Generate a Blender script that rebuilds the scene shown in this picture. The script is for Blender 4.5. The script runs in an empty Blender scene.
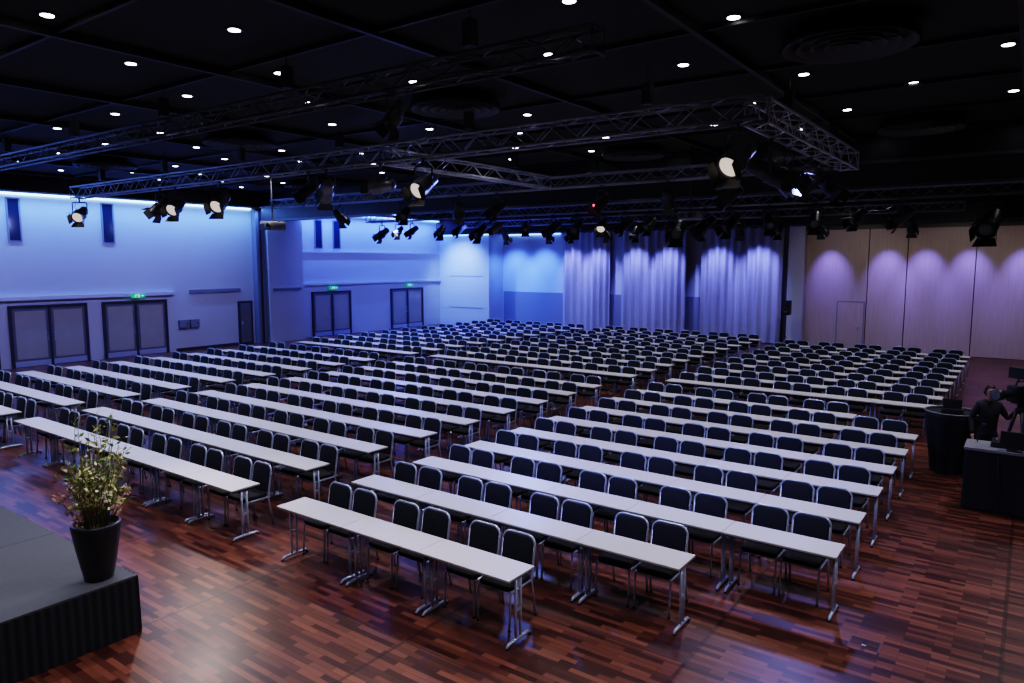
import bpy, math, random
from mathutils import Vector, Matrix
random.seed(7)
scene=bpy.context.scene
try:
    scene.view_settings.view_transform='Filmic'
    scene.view_settings.look='High Contrast'
except Exception as e: print(e)

# ---------------------------------------------------------------- materials
def mat(name,col,rough=.5,metal=0,emit=None,es=0,spec=None,noise=None,bump=None):
    m=bpy.data.materials.new(name); m.use_nodes=True
    nt=m.node_tree; b=nt.nodes['Principled BSDF']
    b.inputs['Base Color'].default_value=(*col,1)
    b.inputs['Roughness'].default_value=rough
    b.inputs['Metallic'].default_value=metal
    if spec is not None: b.inputs['Specular IOR Level'].default_value=spec
    if emit:
        b.inputs['Emission Color'].default_value=(*emit,1); b.inputs['Emission Strength'].default_value=es
    if noise or bump:
        tc=nt.nodes.new('ShaderNodeTexCoord'); n=nt.nodes.new('ShaderNodeTexNoise')
        sc=(noise or bump)[0]; n.inputs['Scale'].default_value=sc; n.inputs['Detail'].default_value=4
        nt.links.new(tc.outputs['Object'],n.inputs['Vector'])
        if noise:
            r=nt.nodes.new('ShaderNodeMixRGB'); a=noise[1]
            r.inputs[1].default_value=(*[c*(1-a) for c in col],1); r.inputs[2].default_value=(*[min(1,c*(1+a)) for c in col],1)
            nt.links.new(n.outputs['Fac'],r.inputs[0]); nt.links.new(r.outputs[0],b.inputs['Base Color'])
        if bump:
            bp=nt.nodes.new('ShaderNodeBump'); bp.inputs['Strength'].default_value=bump[1]; bp.inputs['Distance'].default_value=.01
            nt.links.new(n.outputs['Fac'],bp.inputs['Height']); nt.links.new(bp.outputs[0],b.inputs['Normal'])
    return m

def floor_mat():
    m=bpy.data.materials.new('merbau_parquet'); m.use_nodes=True
    nt=m.node_tree; b=nt.nodes['Principled BSDF']; L=nt.links.new
    tc=nt.nodes.new('ShaderNodeTexCoord')
    br=nt.nodes.new('ShaderNodeTexBrick'); br.offset=.37; br.offset_frequency=2
    br.inputs['Scale'].default_value=1; br.inputs['Brick Width'].default_value=.42; br.inputs['Row Height'].default_value=.07
    br.inputs['Mortar Size'].default_value=.0016; br.inputs['Mortar Smooth'].default_value=.1; br.inputs['Bias'].default_value=-.15
    br.inputs['Color1'].default_value=(.056,.014,.010,1); br.inputs['Color2'].default_value=(.28,.098,.058,1); br.inputs['Mortar'].default_value=(.01,.004,.003,1)
    L(tc.outputs['Object'],br.inputs['Vector'])
    br2=nt.nodes.new('ShaderNodeTexBrick'); br2.offset=0
    br2.inputs['Scale'].default_value=1; br2.inputs['Brick Width'].default_value=2.5; br2.inputs['Row Height'].default_value=1.25
    br2.inputs['Mortar Size'].default_value=.022; br2.inputs['Color1'].default_value=(1,1,1,1); br2.inputs['Color2'].default_value=(.72,.70,.70,1); br2.inputs['Mortar'].default_value=(.45,.4,.4,1)
    L(tc.outputs['Object'],br2.inputs['Vector'])
    mp=nt.nodes.new('ShaderNodeMapping'); mp.inputs['Scale'].default_value=(1.5,30,1); L(tc.outputs['Object'],mp.inputs[0])
    n=nt.nodes.new('ShaderNodeTexNoise'); n.inputs['Scale'].default_value=1.5; n.inputs['Detail'].default_value=5; L(mp.outputs[0],n.inputs['Vector'])
    mr=nt.nodes.new('ShaderNodeMapRange'); mr.inputs[3].default_value=.6; mr.inputs[4].default_value=1.3; L(n.outputs['Fac'],mr.inputs[0])
    mx=nt.nodes.new('ShaderNodeMixRGB'); mx.blend_type='MULTIPLY'; mx.inputs[0].default_value=1; L(br.outputs['Color'],mx.inputs[1]); L(mr.outputs[0],mx.inputs[2])
    mx2=nt.nodes.new('ShaderNodeMixRGB'); mx2.blend_type='MULTIPLY'; mx2.inputs[0].default_value=1; L(mx.outputs[0],mx2.inputs[1]); L(br2.outputs['Color'],mx2.inputs[2])
    L(mx2.outputs[0],b.inputs['Base Color'])
    n2=nt.nodes.new('ShaderNodeTexNoise'); n2.inputs['Scale'].default_value=1.2; L(tc.outputs['Object'],n2.inputs['Vector'])
    mr2=nt.nodes.new('ShaderNodeMapRange'); mr2.inputs[3].default_value=.30; mr2.inputs[4].default_value=.42; L(n2.outputs['Fac'],mr2.inputs[0]); L(mr2.outputs[0],b.inputs['Roughness'])
    bp=nt.nodes.new('ShaderNodeBump'); bp.inputs['Strength'].default_value=.12; bp.inputs['Distance'].default_value=.003; L(br.outputs['Color'],bp.inputs['Height']); L(bp.outputs[0],b.inputs['Normal'])
    return m
def wood_wall_mat():
    m=bpy.data.materials.new('birch_panel'); m.use_nodes=True
    nt=m.node_tree; b=nt.nodes['Principled BSDF']; L=nt.links.new
    tc=nt.nodes.new('ShaderNodeTexCoord'); mp=nt.nodes.new('ShaderNodeMapping'); mp.inputs['Scale'].default_value=(9,1,.5); L(tc.outputs['Object'],mp.inputs[0])
    n=nt.nodes.new('ShaderNodeTexNoise'); n.inputs['Scale'].default_value=2; n.inputs['Detail'].default_value=6; L(mp.outputs[0],n.inputs['Vector'])
    cr=nt.nodes.new('ShaderNodeMixRGB'); cr.inputs[1].default_value=(.38,.31,.27,1); cr.inputs[2].default_value=(.56,.47,.41,1); L(n.outputs['Fac'],cr.inputs[0])
    L(cr.outputs[0],b.inputs['Base Color']); b.inputs['Roughness'].default_value=.45
    return m
M_floor=floor_mat(); M_birch=wood_wall_mat()
M_wall=mat('painted_white_wall',(.56,.58,.66),.7,noise=(.7,.04))
M_wallg=mat('painted_grey_wall',(.22,.23,.29),.7,noise=(.7,.05))
M_black=mat('black_ceiling_paint',(.004,.004,.006),.8,noise=(1.5,.3))
M_dark=mat('dark_grey_metal',(.03,.032,.04),.45,noise=(3,.2))
M_beam=mat('dark_beam_paint',(.010,.011,.017),.5,noise=(3,.2))
M_bulk=mat('bulkhead_paint',(.07,.075,.10),.4,noise=(3,.2))
M_chrome=mat('chrome_tube',(.55,.62,.82),.3,.45,noise=(20,.03))
M_alu=mat('truss_aluminium',(.30,.33,.41),.35,.5,noise=(8,.1))
M_alud=mat('truss_aluminium_dim',(.09,.095,.12),.4,.4,noise=(8,.1))  # shaded copy of the truss aluminium, weak light put into its colour
M_alub=mat('truss_aluminium_lit',(.62,.64,.70),.35,.4,noise=(8,.1))  # lit copy of the truss aluminium, stronger light put into its colour
M_top=mat('white_laminate',(.62,.60,.60),.38,noise=(60,.05))
M_edge=mat('table_edge_band',(.40,.39,.40),.4,noise=(30,.1))
M_fab=mat('navy_fabric',(.009,.012,.028),.75,noise=(120,.3),bump=None)
M_seat=mat('black_fabric',(.007,.007,.011),.8,noise=(120,.3))
M_stage=mat('stage_deck',(.07,.075,.083),.75,noise=(18,.15))
M_skirt=mat('black_skirt_fabric',(.007,.010,.018),.8,noise=(40,.2))
M_curt=mat('grey_curtain_fabric',(.46,.46,.53),.75,noise=(15,.08))
M_pot=mat('dark_glazed_pot',(.018,.02,.03),.35,noise=(12,.2))
M_leaf=mat('leaf_green',(.17,.26,.05),.55,noise=(25,.4))
M_leaf2=mat('leaf_yellow',(.58,.56,.22),.55,noise=(25,.3))
M_stem=mat('stem_brown',(.16,.14,.06),.7,noise=(30,.3))
M_flow=mat('dusty_pink_petals',(.62,.38,.33),.7,noise=(30,.3))
M_flow2=mat('cream_petals',(.80,.72,.58),.7,noise=(30,.2))
M_door=mat('door_grey_leaf',(.17,.165,.18),.5,noise=(5,.1))
M_dframe=mat('door_frame_dark',(.05,.05,.06),.4,noise=(5,.1))
M_dfr2=mat('door_frame_grey',(.16,.16,.19),.4,noise=(5,.1))
M_doorglass=mat('door_frosted_glass',(.40,.38,.36),.25,noise=(2,.1))
M_slit=mat('window_glass_blue',(.015,.03,.06),.1,noise=(2,.2))
M_trimw=mat('white_trim',(.62,.63,.70),.5,noise=(4,.04))
M_led=mat('led_strip',(.5,.7,1),.5,emit=(.26,.48,1),es=9)
M_ledb=mat('led_strip_dim',(.5,.7,1),.5,emit=(.18,.36,1),es=6)
M_dl=mat('downlight_glow',(1,1,1),.5,emit=(.95,.97,1),es=10)
M_ring=mat('downlight_trim',(.03,.03,.035),.5,.2)
M_diff=mat('ceiling_diffuser_grey',(.04,.041,.05),.5,noise=(6,.2))
M_lamp=mat('lamp_body_black',(.024,.024,.030),.4,noise=(9,.2))
M_lampg=mat('lamp_body_silver',(.20,.20,.23),.35,.7,noise=(9,.1))
M_lens=mat('lamp_lens_lit',(.3,.3,.3),.3,emit=(1,.84,.74),es=.65)
M_lensoff=mat('lamp_lens_off',(.14,.15,.18),.08)
M_pink=mat('pink_led_lens',(1,.3,.4),.3,emit=(1,.22,.35),es=1.5)
M_green=mat('exit_sign_green',(.02,.35,.15),.4,emit=(.05,.8,.35),es=.35)
M_signw=mat('exit_sign_white',(.8,.95,.85),.4,emit=(.6,1,.8),es=.5)
M_screen=mat('monitor_screen',(.02,.03,.05),.15,emit=(.25,.4,.8),es=.5)
M_red=mat('red_knob',(.4,.03,.03),.4)
M_box=mat('equipment_grey',(.22,.22,.25),.5,noise=(6,.1))
M_skin=mat('skin',(.52,.30,.22),.5,noise=(20,.08))
M_lips=mat('lips',(.38,.13,.11),.5)
M_eye=mat('eye_white',(.75,.74,.72),.25); M_iris=mat('iris_dark',(.03,.025,.02),.2)
M_hair=mat('dark_brown_hair',(.03,.018,.010),.6,noise=(60,.4))
M_cloth=mat('black_crew_shirt',(.026,.026,.034),.85,noise=(40,.3))
M_jean=mat('dark_trousers',(.020,.022,.032),.85,noise=(40,.3))

# ---------------------------------------------------------------- mesh builder
class MB:
    def __init__(s): s.v=[];s.f=[];s.mi=[];s.sm=[];s.mats=[]
    def mid(s,m):
        if m not in s.mats: s.mats.append(m)
        return s.mats.index(m)
    def add(s,vs,fs,m,smooth=False,M=None):
        o=len(s.v); k=s.mid(m)
        for p in vs:
            p=Vector(p); s.v.append(tuple(M@p if M else p))
        for f in fs: s.f.append([i+o for i in f]); s.mi.append(k); s.sm.append(smooth)
    def bb(s,x0,x1,y0,y1,z0,z1,m,M=None):
        vs=[(x0,y0,z0),(x1,y0,z0),(x1,y1,z0),(x0,y1,z0),(x0,y0,z1),(x1,y0,z1),(x1,y1,z1),(x0,y1,z1)]
        s.add(vs,[(0,3,2,1),(4,5,6,7),(0,1,5,4),(1,2,6,5),(2,3,7,6),(3,0,4,7)],m,False,M)
    def tube(s,pts,r,m,n=8,M=None,closed=False,smooth=True):
        pts=[Vector(p) for p in pts]; N=len(pts); vs=[];fs=[]
        up=None
        for i,p in enumerate(pts):
            if closed: d=(pts[(i+1)%N]-pts[i-1]).normalized()
            elif i==0: d=(pts[1]-p).normalized()
            elif i==N-1: d=(p-pts[i-1]).normalized()
            else: d=((pts[i+1]-p).normalized()+(p-pts[i-1]).normalized()).normalized()
            if up is None:
                up=Vector((0,0,1)) if abs(d.z)<.9 else Vector((1,0,0))
            a=(up-d*up.dot(d)).normalized(); b=d.cross(a); up=a
            rr=r[i] if isinstance(r,(list,tuple)) else r
            for k in range(n):
                t=2*math.pi*k/n; vs.append(p+a*math.cos(t)*rr+b*math.sin(t)*rr)
        for i in range(N if closed else N-1):
            j=(i+1)%N
            for k in range(n): fs.append((i*n+k,i*n+(k+1)%n,j*n+(k+1)%n,j*n+k))
        if not closed:
            fs.append(tuple(range(n))[::-1]); fs.append(tuple((N-1)*n+k for k in range(n)))
        s.add(vs,fs,m,smooth,M)
    def lathe(s,prof,m,n=24,M=None,smooth=True,capb=True,capt=True):
        vs=[];fs=[]
        for r,z in prof:
            for k in range(n):
                t=2*math.pi*k/n; vs.append((r*math.cos(t),r*math.sin(t),z))
        for i in range(len(prof)-1):
            for k in range(n): fs.append((i*n+k,i*n+(k+1)%n,(i+1)*n+(k+1)%n,(i+1)*n+k))
        if capb: fs.append(tuple(range(n))[::-1])
        if capt: fs.append(tuple((len(prof)-1)*n+k for k in range(n)))
        s.add(vs,fs,m,smooth,M)
    def pad(s,outline,z0,z1,bev,m,M=None,smooth=True):
        n=len(outline); cx=sum(p[0] for p in outline)/n; cy=sum(p[1] for p in outline)/n
        def ring(sc,z):
            out=[]
            for x,y in outline:
                dx,dy=x-cx,y-cy; l=math.hypot(dx,dy) or 1; q=(l-sc)/l
                out.append((cx+dx*q,cy+dy*q,z))
            return out
        rings=[ring(bev*1.6,z0),ring(bev*.3,z0+bev*.4),ring(0,z0+bev),ring(0,z1-bev),ring(bev*.3,z1-bev*.4),ring(bev*1.6,z1)]
        vs=[p for r in rings for p in r]; fs=[]
        for i in range(5):
            for k in range(n): fs.append((i*n+k,i*n+(k+1)%n,(i+1)*n+(k+1)%n,(i+1)*n+k))
        fs.append(tuple(range(n))[::-1]); fs.append(tuple(5*n+k for k in range(n)))
        s.add(vs,fs,m,smooth,M)
    def mesh(s,name):
        me=bpy.data.meshes.new(name); me.from_pydata(s.v,[],s.f)
        for m in s.mats: me.materials.append(m)
        me.polygons.foreach_set('material_index',s.mi); me.polygons.foreach_set('use_smooth',s.sm)
        me.update(); return me
    def obj(s,name,loc=(0,0,0),rz=0,parent=None):
        o=bpy.data.objects.new(name,s.mesh(name)); scene.collection.objects.link(o); o.location=loc; o.rotation_euler[2]=rz
        if parent: o.parent=parent
        return o
def inst(name,me,loc,rz=0):
    o=bpy.data.objects.new(name,me); scene.collection.objects.link(o); o.location=loc; o.rotation_euler[2]=rz; return o
def rrect(w,d,r,n=5,cx=0,cy=0):
    out=[]
    for sx,sy,a0 in ((1,1,0),(-1,1,90),(-1,-1,180),(1,-1,270)):
        for i in range(n+1):
            a=math.radians(a0+90*i/n); out.append((cx+(sx*(w/2-r))+r*math.cos(a),cy+(sy*(d/2-r))+r*math.sin(a)))
    return out

# ---------------------------------------------------------------- room shell
XL,XR,YF,YB,H=-30.0,9.0,-5.0,35.0,7.0
b=MB(); b.bb(XL-.3,XR+.3,YF-.3,YB+.3,-.2,0,M_floor); b.obj('floor')
b=MB(); b.bb(XL-.3,XR+.3,YF-.3,YB+.3,H,H+.2,M_black); b.obj('ceiling')
b=MB(); b.bb(XL-.3,XL,YF-.3,YB+.3,0,H,M_wall); b.obj('wall_left')
b=MB(); b.bb(XL,XR,YB,YB+.3,0,H,M_wall); b.obj('wall_back')
b=MB(); b.bb(XR,XR+.3,YF,YB+.3,0,H,M_wallg); b.obj('wall_right')
b=MB(); b.bb(XL,XR+.3,YF-.3,YF,0,H,M_black); b.obj('wall_front')
b=MB(); b.bb(XL,XL+.45,20.9,22.9,0,6.3,M_wall); b.obj('wall_left_pier')
b=MB(); b.bb(XL,XL+.35,20.35,20.75,0,6.3,M_wallg); b.bb(XL+.35,XL+.4,20.5,20.6,0,6.3,M_dark); b.obj('partition_guide_column')
b=MB(); b.bb(XL,-26.1,33.6,YB,0,5.5,M_wall); b.bb(-29.2,-26.6,33.57,33.6,3.0,3.03,M_wallg); b.bb(-29.2,-26.6,33.57,33.6,1.1,1.13,M_wallg); b.obj('wall_corner_block')
b=MB(); b.bb(XL,XL+.9,YF,YB,6.38,H,M_black); b.obj('ceiling_soffit_left')
b=MB(); b.bb(XL+.9,XR,33.0,YB,5.52,H,M_black); b.obj('ceiling_soffit_back')
b=MB(); b.bb(XL+.9,XR,20.3,20.9,5.75,H,M_beam); b.bb(XL+.9,XR,20.18,20.3,6.35,6.43,M_bulk); b.bb(XL+.9,XR,20.22,20.3,5.72,5.80,M_bulk); b.obj('partition_bulkhead')
b=MB()
for i in range(11):
    x=-28.35+i*3.5
    b.bb(x,x+.08,YF,20.3,6.88,H,M_beam)
for j in range(9):
    y=-.55+j*2.5
    b.bb(XL+.9,XR,y,y+.05,6.93,H,M_beam)
for y in (23.5,27,30.5): b.bb(XL+.9,XR,y,y+.12,6.7,H,M_beam)
b.obj('ceiling_beams')

b=MB(); b.bb(XL+.02,XL+.10,2,20.3,6.31,6.37,M_led); b.bb(XL+.02,XL+.10,23,33.5,6.31,6.37,M_ledb); b.obj('led_strip_light')
b=MB(); b.bb(-29.9,-26.1,33.5,33.56,5.45,5.5,M_ledb); b.bb(-26,-22,34.9,34.97,5.45,5.5,M_ledb); b.obj('led_strip_light')

b=MB(); b.bb(-26.0,-9.2,34.94,35,0,2.1,M_wallg); b.obj('trim_1')
b=MB(); b.bb(XL,XL+.18,5.0,16.4,2.48,2.62,M_trimw); b.obj('trim_2')
b=MB(); b.bb(XL,XL+.08,17.1,19.6,2.5,2.66,M_wallg); b.obj('trim_3')
b=MB(); b.bb(XL+.45,XL+.52,21.1,22.7,2.5,2.62,M_wallg); b.bb(XL,XL+.15,23.0,33.5,2.68,2.80,M_trimw); b.obj('trim_4')
b=MB(); b.bb(XL,XL+.1,23,33.5,4.35,4.42,M_trimw); b.obj('trim_5')
b=MB(); b.bb(XL,XL+.03,16.4,19.4,0,.12,M_dframe); b.obj('baseboard_left')

def door(n,y0,y1,h=2.2,x=XL+.003):
    b=MB(); f=.09
    b.bb(x,x+.10,y0-f,y0,0,h+f,M_dframe); b.bb(x,x+.10,y1,y1+f,0,h+f,M_dframe); b.bb(x,x+.10,y0,y1,h,h+f,M_dframe)
    mid=(y0+y1)/2; b.bb(x,x+.09,mid-.035,mid+.035,0,h,M_dframe)
    for a,c in ((y0,mid-.035),(mid+.035,y1)):
        b.bb(x,x+.05,a,c,.01,h,M_dfr2)
        b.bb(x+.05,x+.06,a+.10,c-.10,.30,h-.12,M_doorglass)
        b.bb(x+.05,x+.07,a+.02,c-.02,.02,.22,M_chrome)
        hy=c-.07 if c<mid else a+.07
        b.tube([(x+.05,hy,.95),(x+.11,hy,.95),(x+.11,hy,1.25),(x+.05,hy,1.25)],.012,M_chrome,6)
    b.obj('door_%d'%n)
door(1,7.4,9.7); door(2,10.25,12.75); door(3,13.5,15.95); door(4,23.8,26.2,2.25); door(5,29.4,31.9,2.25)
b=MB(); x=XL+.003; b.bb(x,x+.06,19.45,20.2,.0,2.05,M_dframe); b.bb(x+.06,x+.08,19.55,20.1,.1,1.95,M_door); b.bb(x+.08,x+.1,19.6,19.65,.95,1.1,M_chrome); b.obj('door_6')
b=MB()
for y in (16.55,17.05):
    b.bb(XL,XL+.12,y,y+.42,1.0,1.35,M_box); b.bb(XL+.12,XL+.13,y+.04,y+.38,1.04,1.31,M_wallg); b.bb(XL+.13,XL+.15,y+.3,y+.34,1.15,1.22,M_dframe)
b.obj('electrical_wall_box')
def slit(n,y,w,z0,z1):
    b=MB(); b.bb(XL,XL+.05,y,y+.05,z0,z1,M_wallg); b.bb(XL,XL+.05,y+w-.05,y+w,z0,z1,M_wallg); b.bb(XL,XL+.05,y,y+w,z0-.05,z0,M_wallg); b.bb(XL,XL+.05,y,y+w,z1,z1+.05,M_wallg)
    b.bb(XL,XL+.02,y+.05,y+w-.05,z0,z1,M_slit); b.obj('window_%d'%n)
slit(1,10.35,.45,4.65,6.15); slit(2,13.6,.48,4.65,6.15); slit(3,24.0,.5,4.6,6.0); slit(4,25.2,.5,4.6,6.0); slit(5,6.9,.45,4.65,6.15)
def exit_sign(y,z,x=XL+.2):
    b=MB(); b.bb(-.04,.04,-.26,.26,-.09,.09,M_green)
    X0,X1=.04,.048
    b.lathe([(.0001,0),(.02,0),(.02,.006),(.0001,.006)],M_signw,12,Matrix.Translation((.042,-.09,.055))@Matrix.Rotation(math.pi/2,4,'Y'))
    def bar(y0,z0,y1,z1,w=.009): b.tube([(.044,y0,z0),(.044,y1,z1)],w,M_signw,6)
    bar(-.095,.03,-.12,-.02,.014); bar(-.12,-.02,-.09,-.045); bar(-.09,-.045,-.10,-.078); bar(-.12,-.02,-.15,-.05); bar(-.15,-.05,-.185,-.05)
    bar(-.098,.025,-.065,.005); bar(-.065,.005,-.045,.02); bar(-.10,.025,-.14,.02); bar(-.14,.02,-.155,-.005)
    b.bb(X0,X1,-.02,.05,-.07,.07,M_signw)
    bar(.09,0,.20,0,.011); bar(.20,0,.165,.04,.011); bar(.20,0,.165,-.04,.011)
    b.bb(-.2,-.04,-.03,.03,-.03,.03,M_dframe)
    b.obj('exit_sign',(x,y,z))
exit_sign(14.75,2.50,XL+.24); exit_sign(25.0,2.52); exit_sign(30.7,2.52)

def curtain(x0,x1,y=34.55,z0=.03,z1=5.5):
    b=MB(); n=int((x1-x0)*26); vs=[];fs=[]; zs=[z0,1.5,3,4.5,z1]
    ph=random.random()*6
    for i in range(n+1):
        x=x0+(x1-x0)*i/n; s=(x-x0)
        base=.12*math.sin(s*2*math.pi/.42+1.2*math.sin(s*1.7+ph))+.03*math.sin(s*11+ph)
        for j,z in enumerate(zs):
            k=1-.35*(j/4); vs.append((x+.02*math.sin(z*2+s*3)*(1-j/4),y+base*k,z))
    m=len(zs)
    for i in range(n):
        for j in range(m-1): fs.append((i*m+j,(i+1)*m+j,(i+1)*m+j+1,i*m+j+1))
    b.add(vs,fs,M_curt,True); b.tube([(x0,y,5.49),(x1,y,5.49)],.025,M_dark,6)
    b.obj('curtain')
curtain(-21.6,-18.6); curtain(-17.9,-14.2); curtain(-13.4,-9.5)
b=MB(); b.bb(-9.15,-8.45,34.2,35,0,5.5,M_wall); b.bb(-9.3,-9.15,34.6,35,0,5.5,M_dframe); b.obj('wall_back_pillar')
b=MB(); xs=[-8.45,-5.85,-4.35,-1.9,.6,3.1,5.6,XR]
for i in range(len(xs)-1): b.bb(xs[i]+.018,xs[i+1]-.018,34.55,34.7,0.02,5.52,M_birch)
b.bb(-8.45,XR,34.7,34.75,0,5.52,M_dframe); b.bb(-8.45,XR,34.50,34.56,5.30,5.52,M_dark)
b.obj('wall_back_folding_partition')
b=MB(); y=34.548
b.bb(-7.05,-7.0,y-.02,y,0,2.1,M_wallg); b.bb(-5.95,-5.9,y-.02,y,0,2.1,M_wallg); b.bb(-7.05,-5.9,y-.02,y,2.1,2.14,M_wallg); b.bb(-7.0,-5.95,y-.012,y,.01,2.1,M_birch)
b.tube([(-6.1,y-.01,1.0),(-6.1,y-.06,1.0),(-6.22,y-.06,1.0)],.012,M_chrome,6); b.obj('door_7')

# ---------------------------------------------------------------- ceiling fittings
b=MB()
cand=[]; j=0; y=-1.0
while y<20:
    off=0 if j%2==0 else 1.4
    x=-28.4+off
    while x<8.5:
        cand.append((x,y)); x+=2.79
    y+=1.72; j+=1
for (x,y) in cand:
    if any(math.hypot(x-a,y-c)<.95 for a in (-2.2,-9.1,-16.1,-23.1,4.7) for c in (3.2,10.7,18.2)): continue
    T=Matrix.Translation((x,y,H))
    b.lathe([(.12,-.02),(.12,0)],M_ring,14,T); b.lathe([(.08,-.026),(.08,-.019)],M_dl,14,T)
for yy in (22.3,25.3,28.7,32):
    for i in range(13):
        T=Matrix.Translation((-27.5+i*2.79,yy,H)); b.lathe([(.12,-.02),(.12,0)],M_ring,12,T); b.lathe([(.06,-.03),(.06,-.019)],M_dl,12,T)
b.obj('recessed_downlights')
def diffuser(x,y):
    b=MB(); T=Matrix.Translation((x,y,6.755))
    for r in (.82,.64,.46,.28,.12):
        b.lathe([(r-.10,.10),(r,.0),(r+.02,.0),(r-.06,.12)],M_diff,36,T,capb=False,capt=False)
    b.lathe([(.88,.02),(.84,.12),(.5,.24),(.2,.24)],M_diff,36,T,capb=False)
    b.tube([(x-.6,y,6.8),(x+.6,y,6.8)],.012,M_diff,6); b.tube([(x,y-.6,6.8),(x,y+.6,6.8)],.012,M_diff,6)
    b.obj('air_diffuser')
for x in (-2.2,-9.1,-16.1,-23.1):
    for y in (10.7,18.2): diffuser(x,y)

# ---------------------------------------------------------------- trusses
def truss(name,p0,p1,w=.34,zc=6.1,drops=3,m=None):
    m=m or M_alu
    b=MB(); p0=Vector((*p0,zc)); p1=Vector((*p1,zc)); d=(p1-p0); L=d.length; d.normalize(); s=Vector((-d.y,d.x,0)); u=Vector((0,0,1)); h=w/2
    cs=[s*h+u*h,-s*h+u*h,-s*h-u*h,s*h-u*h]
    for c in cs: b.tube([p0+c,p1+c],.025,m,8)
    n=max(2,int(L/.42)); st=L/n
    for i in range(n):
        a=p0+d*st*i; e=p0+d*st*(i+1)
        for k in range(4):
            c0,c1=cs[k],cs[(k+1)%4]
            if i%2: c0,c1=c1,c0
            b.tube([a+c0,e+c1],.012,m,5)
    for e in (p0,p1):
        b.tube([e+c for c in cs],.02,m,6,closed=True)
    for i in range(drops):
        q=p0+d*L*((i+.5)/drops)
        b.tube([q+u*h,q+Vector((0,0,H-zc-.005))],.008,M_dark,5)
        b.bb(q.x-.07,q.x+.07,q.y-.07,q.y+.07,zc+h+.1,zc+h+.42,M_dark)
    b.tube([p0+d*(L*k/24)+s*(.05*math.sin(k*1.7))-u*(h-.06+.02*math.sin(k*2.3)) for k in range(25)],.018,M_lamp,5)
    b.obj(name)
truss('lighting_truss',(-25.2,10.7),(-3.3,10.7),drops=6)
truss('lighting_truss',(-3.45,10.9),(-3.45,17.5),drops=2,m=M_alub,w=.36)
truss('lighting_truss',(-22,7.1),(-4.0,7.1),.26,6.3,5,m=M_alud)
truss('lighting_truss',(-24,17.3),(-3.7,17.3),.30,6.1,5)
truss('lighting_truss',(-11.2,10.95),(-11.2,17.05),.30,6.1,2,m=M_alub)
truss('lighting_truss',(-24,22.2),(2.5,22.2),.28,5.75,6)
truss('lighting_truss',(-24,28.5),(-2,28.5),.28,5.75,6)

# ---------------------------------------------------------------- stage spotlights
def stage_light(x,y,zt,yaw,pitch,sc=1.0,lit=False,silver=False,short=False,lens=None,name='stage_spotlight'):
    b=MB(); body=M_lampg if silver else M_lamp
    b.tube([(0,0,0),(0,0,-.12*sc)],.02*sc,M_dark,8); b.bb(-.04*sc,.04*sc,-.03*sc,.03*sc,-.02,.0,M_dark)
    Ry=Matrix.Rotation(math.radians(yaw),4,'Z'); w=.17*sc
    b.tube([(-w,0,-.42*sc),(-w,0,-.14*sc),(-w*.8,0,-.12*sc),(w*.8,0,-.12*sc),(w,0,-.14*sc),(w,0,-.42*sc)],.014*sc,M_dark,6,Ry)
    C=Matrix.Translation((0,0,-.42*sc)); R=Ry@C@Matrix.Rotation(math.radians(-pitch),4,'X')@Matrix.Rotation(math.radians(-90),4,'X')
    r=.14*sc
    if short: prof=[(.05*sc,-.20*sc),(.11*sc,-.17*sc),(r,-.05*sc),(r,.13*sc),(r*.95,.14*sc)]
    else: prof=[(.05*sc,-.30*sc),(.10*sc,-.28*sc),(.115*sc,-.10*sc),(.12*sc,-.02*sc),(r,.0),(r,.16*sc),(r*1.05,.17*sc),(r*1.05,.20*sc)]
    b.lathe(prof,body,20,R,capt=False)
    zf=prof[-1][1]
    b.lathe([(r*.92,zf-.03*sc),(r*.6,zf-.012*sc),(.001,zf-.004*sc)],lens or (M_lens if lit else M_lensoff),20,R,capt=False)
    for k in range(3): b.lathe([(r*1.04,(-.03+k*.05)*sc),(r*1.08,(-.02+k*.05)*sc),(r*1.04,(-.01+k*.05)*sc)],body,20,R,capb=False,capt=False)
    b.tube([Vector((math.cos(t*math.pi/10)*r*1.02,math.sin(t*math.pi/10)*r*1.02,zf)) for t in range(20)],.012*sc,M_lamp,5,R,closed=True)
    for k in range(4):
        Q=R@Matrix.Rotation(k*math.pi/2,4,'Z')@Matrix.Translation((0,r*.98,zf))@Matrix.Rotation(math.radians(-12 if k%2 else -22),4,'X')
        a=r*.85; c=r*(.75 if k%2 else 1.15); l=r*1.05
        vs=[(-a,0,0),(a,0,0),(c,0,l),(-c,0,l),(-a,.006,0),(a,.006,0),(c,.006,l),(-c,.006,l)]
        b.add(vs,[(0,3,2,1),(4,5,6,7),(0,1,5,4),(1,2,6,5),(2,3,7,6),(3,0,4,7)],M_lamp,False,Q)
    b.tube([Ry@Vector((0,.02,-.35*sc)),Ry@Vector((.08*sc,.1*sc,-.25*sc)),Ry@Vector((.05,.04,-.02)),Ry@Vector((.03,0,.0))],.006,M_dark,5)
    b.obj(name,(x,y,zt))
zb=6.1-.17-.025
def yawto(x,y,tx,ty): return math.degrees(math.atan2(-(tx-x),(ty-y)))
A=10.7-.17
stage_light(-3.6,A,zb,yawto(-3.6,A,-6.5,0),34,1.25,True,True)
stage_light(-3.62,12.2,zb,-70,25,1.3)
stage_light(-3.62,13.3,zb,-100,35,1.1)
stage_light(-3.62,14.8,zb,60,35,1.1)
stage_light(-3.62,16.6,zb,-120,35,1.1)
stage_light(-9.8,A,zb,yawto(-9.8,A,-9,0),30,1.25,True,True)
stage_light(-11.0,A,zb,100,5,1.1,False,True)
stage_light(-12.7,A,zb,60,30,1.15,False,True)
stage_light(-13.3,A,zb,150,40,1.0)
stage_light(-16.8,A,zb,yawto(-16.8,A,-11,0),30,1.25,True,True)
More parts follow.
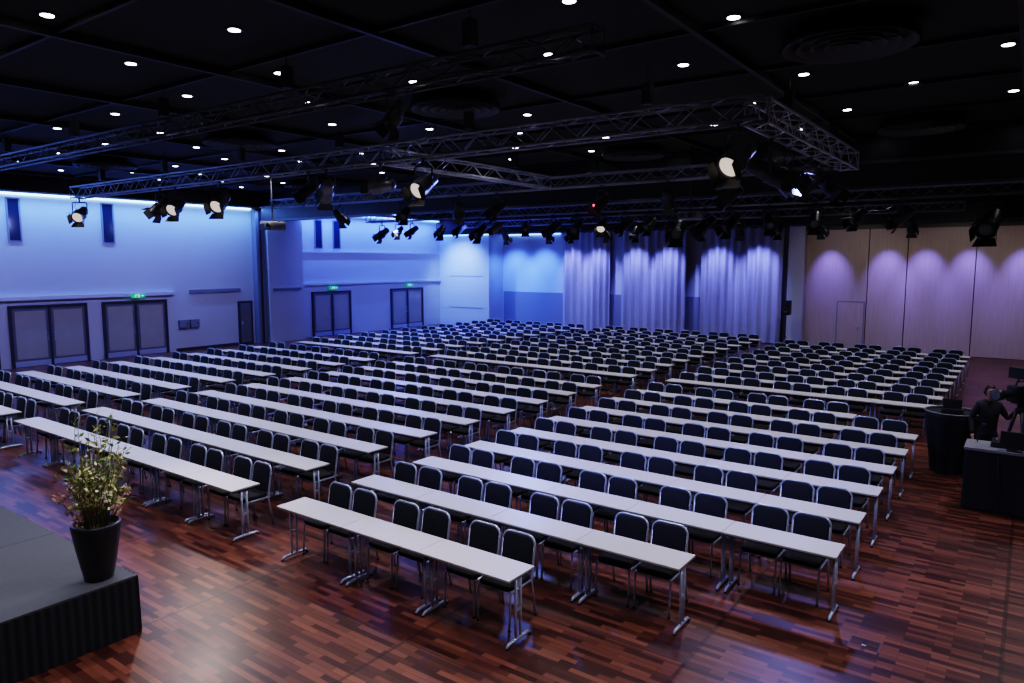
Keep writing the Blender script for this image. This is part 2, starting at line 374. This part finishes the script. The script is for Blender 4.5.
stage_light(-18.9,A,zb,yawto(-18.9,A,-13,0),30,1.25,True)
stage_light(-19.7,A,zb,120,40,1.2)
stage_light(-24.6,A,zb,yawto(-24.6,A,-14,0),28,1.25,True)
stage_light(-7.0,7.1-.13,6.14,170,55,.8,False,True)
stage_light(-9.5,17.3-.15,5.92,150,40,1.1,name='moving_head_light',lens=M_pink)
for x,yw,l in ((-6.0,100,False),(-7.6,20,False),(-13.0,160,False),(-14.5,40,False),(-16.8,200,False),(-20,10,False)):
    stage_light(x,17.3-.15,5.92,yw,35,1.1,l)
zg=5.75-.14-.025; G=22.2-.14
for x,yw,sc,l in ((-23,170,1.2,False),(-22.0,190,1.0,True),(-21.2,160,1.0,False),(-19.6,200,1.1,False),(-18.6,150,1.0,False),(-17.6,180,1.3,False),(-16.8,120,1.0,False),(-15.4,210,1.0,False),(-14.2,150,1.2,False),(-13.2,185,1.2,False),(-12.2,200,1.1,True),(-11.3,140,1.1,False),(-10.4,170,1.1,False),(-9.4,190,1.6,False),(-8.5,130,1.3,False),(-7.7,160,1.3,False),(-6.5,210,1.2,False),(-5.2,190,1.2,False),(-4.1,150,1.1,False),(-3.0,110,1.2,True),(-1.0,170,1.7,False),(.6,200,1.2,False)):
    stage_light(x,G,zg,yw,35,sc,l,silver=(int(x*10)%3==0))
for x,yw,l in ((-21,0,False),(-18.5,10,False),(-17.2,170,False),(-15.5,-10,True),(-14.0,190,False),(-12.5,0,False),(-11.0,170,False),(-9.5,10,False),(-8.0,180,False),(-6.5,-20,False),(-3.5,0,False)):
    stage_light(x,28.5-.14,zg,yw,45,1.1,l)

def projector(x,y,z,rz,drop_to=H,s=1.0):
    b=MB(); b.pad(rrect(.5*s,.42*s,.04),-.1*s,.1*s,.02,M_box); b.lathe([(.07*s,0),(.07*s,.05),(.055*s,.05),(.05*s,.02)],M_dframe,16,Matrix.Translation((.1*s,-.21*s,0))@Matrix.Rotation(math.pi/2,4,'X'))
    b.bb(-.2*s,.2*s,-.02,.02,.1*s,.14*s,M_dark); b.tube([(0,0,.1*s),(0,0,drop_to-z)],.025,M_dark,8)
    b.bb(-.22*s,-.06*s,-.215*s,-.2*s,-.05*s,.05*s,M_dframe)
    b.obj('ceiling_projector',(x,y,z),rz)
projector(-20.2,14.5,5.05,0.1,H,1.3)
projector(-7.7,18.9,5.15,0,H,1.1)

# ---------------------------------------------------------------- conference chair / table meshes
def chair_mesh():
    b=MB()
    b.pad(rrect(.42,.43,.06,5,0,0),.425,.485,.02,M_seat)
    tilt=math.radians(10)
    def arch(w,h,rt,rb):
        o=[]
        for sx,sy,a0,r in ((1,1,0,rt),(-1,1,90,rt),(-1,-1,180,rb),(1,-1,270,rb)):
            for i in range(7):
                a=math.radians(a0+90*i/6); cx=sx*(w/2-r); cy=(h-r) if sy>0 else r
                o.append((cx+r*math.cos(a),cy+r*math.sin(a)))
        return o
    B=Matrix.Translation((0,.215,.49))@Matrix.Rotation(-tilt,4,'X')@Matrix.Rotation(math.radians(90),4,'X')
    b.pad(arch(.405,.39,.085,.03),-.02,.022,.012,M_fab,B)
    W=.215; rt=.10
    fr=[(-W,-.07,0),(-W,.30,0)]
    for i in range(7):
        a=math.radians(180-90*i/6); fr.append((-W+rt+rt*math.cos(a),.30+rt*math.sin(a),0))
    for i in range(7):
        a=math.radians(90-90*i/6); fr.append((W-rt+rt*math.cos(a),.30+rt*math.sin(a),0))
    fr+=[(W,.30,0),(W,-.07,0)]
    pts=[B@Vector(p) for p in fr]
    pts=[Vector((-.22,.27,.0))]+pts+[Vector((.22,.27,.0))]
    b.tube(pts,.0135,M_chrome,8)
    for s in (-1,1):
        b.tube([(s*.21,-.215,0),(s*.21,-.19,.40),(s*.21,-.17,.418),(s*.21,.20,.418)],.0125,M_chrome,8)
        b.lathe([(.015,0),(.015,.02)],M_seat,8,Matrix.Translation((s*.21,-.215,0))); b.lathe([(.015,0),(.015,.02)],M_seat,8,Matrix.Translation((s*.22,.27,0)))
    b.tube([(-.21,-.17,.416),(.21,-.17,.416)],.01,M_chrome,6); b.tube([(-.215,.2,.41),(.215,.2,.41)],.01,M_chrome,6)
    return b.mesh('conference_chair')
TW=1.25; TD=.45
def table_mesh():
    b=MB()
    b.bb(-TW/2+.003,TW/2-.003,0.0,TD,.722,.738,M_edge); b.bb(-TW/2+.003,TW/2-.003,0.0,TD,.738,.745,M_top)
    b.bb(-TW/2+.06,TW/2-.06,.05,.075,.69,.722,M_dark); b.bb(-TW/2+.06,TW/2-.06,TD-.075,TD-.05,.69,.722,M_dark)
    for s in (-1,1):
        x=s*(TW/2-.05)
        b.tube([(x,.18,.05),(x,.18,.70)],.016,M_chrome,8); b.tube([(x,.26,.05),(x,.26,.70)],.016,M_chrome,8)
        b.tube([(x,.02,.016),(x,.06,.04),(x,.22,.045),(x,.39,.04),(x,.43,.016)],[.012,.018,.02,.018,.012],M_chrome,8)
        b.bb(x-.02,x+.02,.04,TD-.04,.695,.722,M_dark)
        b.bb(x-.012,x+.012,.18,.26,.34,.37,M_chrome); b.bb(x-.012,x+.012,.18,.26,.60,.69,M_chrome)
        for yy in (.03,.42): b.lathe([(.02,0),(.02,.014)],M_seat,8,Matrix.Translation((x,yy,0)))
    b.tube([(-TW/2+.05,.22,.64),(TW/2-.05,.22,.64)],.012,M_dark,6)
    return b.mesh('conference_table')
CM=chair_mesh(); TM=table_mesh()
def row(x0,n,y):
    for i in range(n):
        cx=x0+TW*(i+.5)
        inst('conference_table',TM,(cx,y,0))
        for s in (-1,1):
            inst('conference_chair',CM,(cx-.07+s*.242+random.uniform(-.006,.006),y+.54+random.uniform(-.015,.015),0),random.uniform(-.015,.015))
S=1.26; Y0=5.46
for k in range(9):
    y=Y0+S*k
    nr={0:3,1:4,8:4}.get(k,5)
    row(-7.75,nr,y); row(-16.25,6,y); row(-23.35,5,y)
for k in range(9):
    y=17.6+S*k
    row(-7.75,5,y); row(-16.25,6,y); row(-23.35,5,y)
row(-16.25,6,17.6+S*9); row(-23.35,5,17.6+S*9)

# ---------------------------------------------------------------- stage
sx1,sy1,sh=-7.42,3.5,.62
b=MB()
xs=[sx1-2*i for i in range(9)]
for i in range(8):
    for j in range(5):
        b.bb(xs[i+1]+.004,xs[i]-.004,sy1-(j+1)*1.6+.004,sy1-j*1.6-.004,sh-.05,sh,M_stage)
b.bb(xs[8]+.03,sx1-.03,sy1-8+.03,sy1-.03,.0,sh-.05,M_skirt)
def skirt(p0,p1):
    p0=Vector(p0);p1=Vector(p1); d=p1-p0; L=d.length; d.normalize(); nrm=Vector((d.y,-d.x)); n=int(L*90); vs=[];fs=[]
    for i in range(n+1):
        t=L*i/n; o=.010+.005*math.sin(t*2*math.pi/.085)+.003*math.sin(t*9)
        q=p0+d*t+nrm*o; q2=p0+d*t+nrm*(o*1.4+.006)
        vs+= [(q2.x,q2.y,.005),(q.x,q.y,sh-.015)]
    for i in range(n): fs.append((2*i,2*i+2,2*i+3,2*i+1))
    b.add(vs,fs,M_skirt,True)
skirt((sx1,sy1-8),(sx1,sy1)); skirt((sx1,sy1),(xs[8],sy1))
b.obj('stage_platform')

b=MB()
b.lathe([(.125,0),(.135,.01),(.165,.15),(.20,.35),(.225,.52),(.232,.58),(.225,.60),(.205,.60),(.20,.54)],M_pot,32)
b.lathe([(.19,.0),(.001,.01)],M_stem,20,Matrix.Translation((0,0,.54)),capb=False,capt=False)
rnd=random.Random(3)
def leaf(p,d,l,w,m):
    d=Vector(d).normalized(); a=d.cross(Vector((rnd.uniform(-1,1),rnd.uniform(-1,1),rnd.uniform(-1,1)))).normalized(); nn=d.cross(a)
    b.add([p,p+d*l*.45+a*w+nn*w*.3,p+d*l,p+d*l*.45-a*w+nn*w*.3,p+d*l*.5],[(0,1,4),(1,2,4),(2,3,4),(3,0,4)],m,False)
for i in range(54):
    a=rnd.uniform(0,2*math.pi); sp=rnd.uniform(.05,.44); h=rnd.uniform(.40,1.2)*(1.0 if sp<.3 else .8)
    p0=Vector((.1*math.cos(a),.1*math.sin(a),.52))
    e=Vector((sp*math.cos(a),sp*math.sin(a),.6+h)); mid=(p0+e)/2+Vector((rnd.uniform(-.06,.06),rnd.uniform(-.06,.06),.05))
    q1=p0.lerp(mid,.5)+Vector((0,0,.03)); q2=mid.lerp(e,.5)
    b.tube([p0,q1,mid,q2,e],[.006,.005,.004,.003,.002],M_stem,5)
    for t in range(rnd.randint(10,17)):
        f=rnd.uniform(.3,1.0); p=(mid.lerp(e,(f-.5)*2) if f>.5 else p0.lerp(mid,f*2))
        dr=Vector((rnd.uniform(-1,1),rnd.uniform(-1,1),rnd.uniform(-.2,1)))
        p2=p+dr.normalized()*rnd.uniform(.02,.07); b.tube([p,p2],.0018,M_stem,3)
        leaf(p2,dr,rnd.uniform(.035,.08),rnd.uniform(.012,.022),rnd.choice([M_leaf,M_leaf,M_leaf,M_leaf2,M_leaf2,M_flow2]))
def blossom(c,r,m):
    for i in range(34):
        d=Vector((rnd.gauss(0,1),rnd.gauss(0,1),rnd.gauss(0,1))).normalized(); leaf(Vector(c)+d*r*.45,d,r*.6,r*.26,m)
for i in range(22):
    a=rnd.uniform(0,2*math.pi); s=rnd.uniform(.08,.32); z=.64+rnd.uniform(0,.34)
    c=(s*math.cos(a),s*math.sin(a),z); b.tube([(c[0]*.4,c[1]*.4,.53),c],.004,M_stem,5); blossom(c,rnd.uniform(.045,.075),rnd.choice([M_flow,M_flow,M_flow2]))
b.obj('flower_vase',(-7.68,3.24,sh))

# ---------------------------------------------------------------- camera gear on the right
CAMP=(-.02,14.42); CH=1.58
def video_camera(x,y,rz,h=1.55):
    b=MB()
    for k in range(3):
        a=math.radians(90+120*k); f=Vector((.38*math.cos(a),.38*math.sin(a),.0)); t=Vector((.05*math.cos(a),.05*math.sin(a),h-.15)); m_=f.lerp(t,.5)
        b.tube([f+Vector((0,0,.015)),m_],.02,M_dark,8); b.tube([m_,t],.026,M_lamp,8); b.tube([f.lerp(t,.25),Vector((0,0,h*.28))],.008,M_dark,6)
    b.lathe([(.07,h-.2),(.08,h-.12),(.05,h-.1),(.06,h-.02)],M_lamp,16); b.bb(-.07,.07,-.15,.15,h-.02,h+.02,M_lamp)
    b.pad(rrect(.18,.5,.03),h+.02,h+.28,.015,M_lamp)
    b.lathe([(.05,0),(.06,.03),(.07,.2),(.085,.22),(.095,.36)],M_lamp,24,Matrix.Translation((0,-.24,h+.15))@Matrix.Rotation(math.pi/2,4,'X'))
    b.lathe([(.001,0),(.08,.002)],M_lensoff,24,Matrix.Translation((0,-.605,h+.15))@Matrix.Rotation(math.pi/2,4,'X'),capb=False,capt=False)
    b.tube([(0,-.15,h+.28),(0,-.12,h+.35),(0,.12,h+.35),(0,.15,h+.28)],.014,M_lamp,6)
    b.tube([(0,-.1,h+.35),(0,-.1,h+.42)],.012,M_dark,6)
    b.bb(-.13,.13,-.16,-.06,h+.40,h+.58,M_lamp); b.bb(-.11,.11,-.06,-.045,h+.42,h+.56,M_screen)
    b.bb(-.07,.07,.25,.38,h+.05,h+.24,M_dark)
    b.tube([(.05,.1,h-.04),(.14,.4,h-.16),(.14,.5,h-.2)],.012,M_lamp,6); b.tube([(-.05,.1,h-.04),(-.14,.4,h-.16),(-.14,.5,h-.2)],.012,M_lamp,6)
    b.obj('video_camera_tripod',(x,y,0),rz)
video_camera(*CAMP,math.radians(-35),CH)
b=MB(); n=64; vs=[];fs=[]
for j,(z,r,am) in enumerate(((.01,.30,.03),(.3,.33,.03),(.7,.40,.02),(1.06,.45,.008),(1.14,.45,.0),(1.10,.42,0),(1.08,.001,0))):
    for k in range(n):
        t=2*math.pi*k/n; rr=r+am*math.sin(t*9); vs.append((rr*math.cos(t),rr*math.sin(t),z))
for j in range(6):
    for k in range(n): fs.append((j*n+k,j*n+(k+1)%n,(j+1)*n+(k+1)%n,(j+1)*n+k))
b.add(vs,fs,M_skirt,True); b.tube([(.45*math.cos(2*math.pi*k/40),.45*math.sin(2*math.pi*k/40),1.14) for k in range(40)],.012,M_box,6,closed=True)
b.pad(rrect(.34,.26,.02),1.08,1.2,.01,M_lamp); b.bb(-.15,.15,-.12,-.10,1.2,1.38,M_lamp); b.bb(-.14,.14,-.10,-.095,1.22,1.36,M_screen)
b.obj('draped_round_table',(-1.04,15.35,0))
b=MB(); b.bb(-.65,.65,-.33,.33,.96,1.0,M_box)
vs=[];fs=[];per=[]
for (p,q) in (((-.63,-.31),(.63,-.31)),((.63,-.31),(.63,.31)),((.63,.31),(-.63,.31)),((-.63,.31),(-.63,-.31))):
    for i in range(24):
        t=i/24; per.append((p[0]+(q[0]-p[0])*t,p[1]+(q[1]-p[1])*t))
n=len(per)
for j,z in enumerate((.02,.96)):
    for i,(x,y) in enumerate(per):
        o=1+.03*math.sin(i*1.3)*(1-j*.6); vs.append((x*o,y*o,z))
for i in range(n): fs.append((i,(i+1)%n,n+(i+1)%n,n+i))
b.add(vs,fs,M_skirt,True)
b.pad(rrect(.62,.36,.02,cx=.0,cy=.08),1.0,1.09,.01,M_lamp)
for i in range(9):
    for j in range(4): b.lathe([(.012,0),(.009,.02)],M_chrome if j else M_red,8,Matrix.Translation((-.24+i*.06,-.03+j*.07,1.09)))
for cx in (.0,.42):
    b.bb(cx-.19,cx+.19,-.24,-.20,1.06,1.30,M_lamp); b.bb(cx-.175,cx+.175,-.20,-.195,1.08,1.28,M_screen); b.bb(cx-.03,cx+.03,-.25,-.22,1.0,1.15,M_dark); b.bb(cx-.1,cx+.1,-.28,-.12,1.0,1.015,M_lamp)
b.tube([(-.5,.2,1.0),(-.5,.2,1.20),(-.42,.12,1.30)],.008,M_lamp,6); b.lathe([(.02,0),(.035,.06)],M_lamp,10,Matrix.Translation((-.42,.12,1.26)))
for s in (-.2,.25): b.tube([(s,-.33,.9),(s+.02,-.35,.5),(s+.1,-.37,.02),(s+.5,-.42,.012)],.008,M_lamp,5)
b.obj('camera_control_desk',(-.05,13.40,0))

# ---------------------------------------------------------------- camera operator (standing, dark clothes)
op=bpy.data.objects.new('camera_operator',None); scene.collection.objects.link(op)
DZ=0.0
op.location=(-.47,14.86,0); op.rotation_euler[2]=math.radians(24)
def skinned(name,pts,edges,radii,m,root=0,sub=2):
    me=bpy.data.meshes.new(name); me.from_pydata(pts,edges,[]); me.update()
    o=bpy.data.objects.new(name,me); scene.collection.objects.link(o); me.materials.append(m)
    sk=o.modifiers.new('Skin','SKIN'); sk.use_smooth_shade=True
    d=me.skin_vertices[0].data
    for i,r in enumerate(radii):
        d[i].radius=r if isinstance(r,tuple) else (r,r); d[i].use_root=(i==root)
    s=o.modifiers.new('Sub','SUBSURF'); s.levels=sub; s.render_levels=sub
    o.parent=op; return o
LH=Vector((.42,-.20,1.36)); RW=Vector((-.27,-.10,.86))
skinned('shirt_and_arms',[(0,0,.84),(0,0,1.02),(0,-.01,1.22),(0,0,1.39),(0,-.005,1.50),
  (.15,.0,1.41),(.30,-.02,1.17),tuple(LH+Vector((-.035,.07,-.02))),
  (-.15,.0,1.41),(-.25,.05,1.15),tuple(RW+Vector((0,.01,.05)))],
  [(0,1),(1,2),(2,3),(3,4),(3,5),(5,6),(6,7),(3,8),(8,9),(9,10)],
  [(.175,.135),(.155,.115),(.175,.12),(.13,.095),(.06,.06),(.072,.072),(.050,.050),(.032,.032),(.072,.072),(.050,.050),(.032,.032)],M_cloth,1)
skinned('trousers',[(0,0,1.02),(0,0,.90),(.095,0,.82),(.11,-.02,.48),(.12,.02,.05),(-.095,0,.82),(-.11,-.02,.48),(-.12,.02,.05)],
  [(0,1),(1,2),(2,3),(3,4),(1,5),(5,6),(6,7)],[(.14,.10),(.15,.115),(.095,.095),(.068,.068),(.052,.052),(.095,.095),(.068,.068),(.052,.052)],M_jean,1)
for i,s in enumerate((1,-1)):
    q=MB(); o=[]
    for k in range(20):
        t=2*math.pi*k/20; o.append((s*.125+.045*math.cos(t)*(1.1 if math.sin(t)<0 else .9),-.05+.135*math.sin(t)))
    q.pad(o,.0,.075,.02,M_seat); q.obj('shoe_%d'%(i+1),parent=op)
q=MB(); HC=Vector((0,-.02,1.635)); vs=[];fs=[]; nu,nv=28,20
for j in range(nv+1):
    ph=math.pi*j/nv; z=math.cos(ph)
    for i in range(nu):
        th=2*math.pi*i/nu; sx=math.sin(ph)*math.sin(th); sy=-math.sin(ph)*math.cos(th)
        x=.076*sx; y=.096*sy; zz=.118*z
        if z<-.1: k=(-z-.1); x*=1-.32*k; y=y*(1-.12*k) + (-.012*k if sy<0 else -.03*k)
        if sy<-.6 :
            if abs(sx)<.2 and -.28<z<.12: y-=.020*(1-abs(sx)/.2)*(1-abs(z+.16)/.3 if z<-.16 else (1-(z+.16)/.30))
            if .15<abs(sx)<.5 and -.02<z<.2: y+=.007
        vs.append((x,y,zz))
for j in range(nv):
    for i in range(nu): fs.append((j*nu+i,(j+1)*nu+i,(j+1)*nu+(i+1)%nu,j*nu+(i+1)%nu))
T=Matrix.Translation(HC); q.add(vs,fs,M_skin,True,T)
q.tube([(0,.01,1.44),(0,.0,1.52),(0,-.01,1.60)],[.060,.056,.054],M_skin,14)
for s in (1,-1):
    E=Matrix.Translation(HC+Vector((s*.030,-.077,.008)))
    q.lathe([(.001,-.010),(.007,-.007),(.0105,0),(.007,.007),(.001,.010)],M_eye,12,E)
    q.lathe([(.005,0),(.004,.002),(.001,.003)],M_iris,10,Matrix.Translation(HC+Vector((s*.030,-.0865,.008)))@Matrix.Rotation(math.pi/2,4,'X'))
    q.tube([HC+Vector((s*.014,-.090,.026)),HC+Vector((s*.030,-.089,.030)),HC+Vector((s*.046,-.079,.025))],.003,M_hair,5)
    q.pad([(.014*math.cos(t*math.pi/7),.03*math.sin(t*math.pi/7)) for t in range(14)],-.006,.006,.003,M_skin,Matrix.Translation(HC+Vector((s*.077,.004,0)))@Matrix.Rotation(math.pi/2,4,'Y')@Matrix.Rotation(math.pi/2,4,'Z'))
q.tube([HC+Vector((-.022,-.083,-.052)),HC+Vector((0,-.090,-.050)),HC+Vector((.022,-.083,-.052))],[.003,.005,.003],M_lips,8)
vs=[];fs=[]; nj=12
for j in range(nj+1):
    for i in range(nu):
        th=2*math.pi*i/nu; front=math.cos(th)
        lim=math.pi*(.30 if front>.6 else (.30+.42*min(1,(.6-front)/.9)))
        ph=lim*j/nj; e=1.07+.03*math.sin(i*3+j)
        if j==nj: e=1.0
        vs.append((.078*e*math.sin(ph)*math.sin(th),-.099*e*math.sin(ph)*math.cos(th)+.003,.121*e*math.cos(ph)))
for j in range(nj):
    for i in range(nu): fs.append((j*nu+i,(j+1)*nu+i,(j+1)*nu+(i+1)%nu,j*nu+(i+1)%nu))
q.add(vs,fs,M_hair,True,T)
q.tube([HC+Vector((.092*math.cos(a),.01,.0+.128*math.sin(a))) for a in [math.pi*k/12 for k in range(13)]],.007,M_lamp,6)
for s in (1,-1): q.lathe([(.030,0),(.032,.012),(.022,.022)],M_lamp,14,Matrix.Translation(HC+Vector((s*.080,.01,0)))@Matrix.Rotation(s*math.pi/2,4,'Y'))
q.obj('head',parent=op)
def hand(name,W,d,palm_n,side,curl):
    q=MB(); d=Vector(d).normalized(); n=Vector(palm_n).normalized(); s=d.cross(n).normalized()*side
    X=Matrix(((s.x,d.x,n.x,W.x),(s.y,d.y,n.y,W.y),(s.z,d.z,n.z,W.z),(0,0,0,1)))
    q.tube([(0,-.04,0),(0,0,0),(0,.02,0)],[.027,.024,.026],M_skin,10,X)
    q.pad(rrect(.078,.095,.025,cy=.05),-.014,.014,.008,M_skin,X)
    for k,(fx,L) in enumerate(((.028,.072),(.0095,.080),(-.0095,.075),(-.028,.058))):
        a=curl; p=Vector((fx,.088,0)); pts=[p]; ang=0
        for seg in (.42,.33,.25):
            ang+=a; p=p+Vector((0,math.cos(ang),math.sin(ang)))*L*seg; pts.append(p.copy())
        q.tube([pts[0]-Vector((0,.02,0))]+pts,[.0095,.0095,.009,.008,.006],M_skin,8,X)
    q.tube([(.030,.015,.002),(.050,.040,.010),(.056,.064,.022),(.050,.084,.030)],[.012,.011,.010,.007],M_skin,8,X)
    q.obj(name,parent=op)
hand('hand_1',LH,(.25,-.55,-.1),(0,0,-1),1,.95)
hand('hand_2',RW,(0,-.15,-1),(1,0,0),-1,.35)

# loudspeaker by the pillar
b=MB(); b.tube([(0,0,0.03),(0,0,1.5)],.02,M_dark,8)
for k in range(3):
    a=2*math.pi*k/3+.4; b.tube([(.4*math.cos(a),.4*math.sin(a),.012),(0,0,.55)],.012,M_dark,6)
b.pad(rrect(.38,.34,.03),1.5,2.15,.015,M_lamp); b.lathe([(.13,0),(.12,.01),(.03,-.02)],M_dframe,18,Matrix.Translation((0,-.172,1.7))@Matrix.Rotation(math.pi/2,4,'X')); b.lathe([(.05,0),(.02,.01)],M_dframe,14,Matrix.Translation((0,-.172,2.0))@Matrix.Rotation(math.pi/2,4,'X'))
b.obj('loudspeaker_stand',(-8.9,33.3,0))
def outlet(x,y):
    b=MB(); w=.14; t=.010
    b.bb(-w,w,-w,-w+t,0,.004,M_alud); b.bb(-w,w,w-t,w,0,.004,M_alud); b.bb(-w,-w+t,-w,w,0,.004,M_alud); b.bb(w-t,w,-w,w,0,.004,M_alud); b.bb(-w+t,w-t,-w+t,w-t,0,.002,M_floor); b.bb(-.02,.02,-.01,.01,.002,.005,M_alub)
    b.obj('floor_outlet_cover',(x,y,0))
outlet(-1.15,7.7)

# ---------------------------------------------------------------- lights
def spot(name,loc,target,power,col,angle=60,blend=.6,size=.15):
    l=bpy.data.lights.new(name,'SPOT'); l.energy=power; l.color=col; l.spot_size=math.radians(angle); l.spot_blend=blend; l.shadow_soft_size=size
    o=bpy.data.objects.new(name,l); scene.collection.objects.link(o); o.location=loc
    o.rotation_euler=(Vector(target)-Vector(loc)).to_track_quat('-Z','Y').to_euler(); return o
for i,x in enumerate((-24.5,-20,-15,-10,-5,.5)):
    for j,y in enumerate((1.5,5.0,9.0,14.2,19,24.5,30)):
        if x<-24 : p=150
        else: p=375
        if j==0: p*=.8
        spot('house_light',(x,y,6.6),(x,y-.5,0),p if j<5 else p*.78,(.92,.90,1.0),120,.9,.3)
def strip(name,p,power,col,L,w,rot):
    l=bpy.data.lights.new(name,'AREA'); l.shape='RECTANGLE'; l.size=w; l.size_y=L; l.energy=power; l.color=col
    o=bpy.data.objects.new(name,l); scene.collection.objects.link(o); o.location=p; o.rotation_euler=rot
strip('led_wall_wash',(XL+.6,11,6.3),760,(.12,.27,1),19,.12,(0,math.radians(-10),0))
strip('led_wall_wash',(XL+.6,28,6.3),650,(.08,.17,1),10,.12,(0,math.radians(-10),0))
for y in (7,12,17):
    spot('violet_wall_flood',(-24.5,y,5.5),(-30,y,2.8),450,(.33,.36,1.0),100,1,.2)
for y in (25,30):
    spot('blue_wall_flood',(-25.5,y,5.4),(-30,y,3.0),500,(.14,.21,1.0),100,1,.2)
for x in (-25.2,-23.2):
    spot('blue_wash_spot',(x,33.0,5.35),(x+.2,34.8,2.6),1500,(.08,.17,1.0),80,.9,.08)
for x in (-20.9,-19.3,-17.0,-15.2,-12.6,-10.6):
    spot('blue_wash_spot',(x,33.0,5.35),(x+.1,34.6,3.0),800,(.22,.26,1.0),64,.9,.08)
spot('blue_wash_spot',(-28,31,5.4),(-28,33.6,2.8),1500,(.22,.35,1),90,.9,.1)
for x in (-7.4,-5.1,-3.7,-2.1,-.3,2.0):
    spot('violet_wash_spot',(x,33.2,5.45),(x+.05,34.55,3.0),640,(.22,.21,1.0),50,1,.08)
for x in (-6.5,-2.5,1.5):
    spot('panel_fill',(x,29.5,5.6),(x,34.5,2.6),140,(1,.86,.8),90,1,.2)  # added warm fill that brightens the birch panels, no fixture modelled
spot('blue_stage_spot',(-24,17.3,5.4),(-20,26,0),1200,(.12,.23,1),80,.8,.2)
spot('blue_stage_spot',(-18,22,5.2),(-24,31,0),1400,(.10,.20,1),90,.8,.2)
spot('blue_stage_spot',(-22,22,5.2),(-15,12,0),1300,(.15,.26,1),90,.8,.2)
spot('blue_stage_spot',(-12,17.3,5.4),(-11,6,0),900,(.18,.28,1),80,.8,.2)
spot('blue_stage_spot',(-6,7.1,5.6),(-5,11,0),650,(.25,.33,1),90,.8,.2)
spot('blue_stage_spot',(-3.4,14,5.4),(-2,7,0),450,(.28,.33,1),90,.8,.2)
spot('stage_key_spot',(-9.8,10.2,5.2),(-9,2.5,0),600,(1,.9,.86),45,.8,.15)
spot('stage_key_spot',(-14.8,8.4,5.4),(-6.3,3.0,0),380,(1,.86,.82),36,1,.2)
spot('stage_key_spot',(-3.6,10.1,5.1),(-6,1,0),500,(1,.86,.8),45,.8,.15)

w=bpy.data.worlds.new('world'); scene.world=w; w.use_nodes=True; w.node_tree.nodes['Background'].inputs[0].default_value=(.02,.03,.06,1); w.node_tree.nodes['Background'].inputs[1].default_value=.3

cd=bpy.data.cameras.new('camera'); cam=bpy.data.objects.new('camera',cd); scene.collection.objects.link(cam)
cd.sensor_width=36; cd.lens=25.1; cam.location=(0,0,3.9); cam.rotation_euler=(math.radians(90-6.4),0,math.radians(36)); cd.clip_end=200
scene.camera=cam
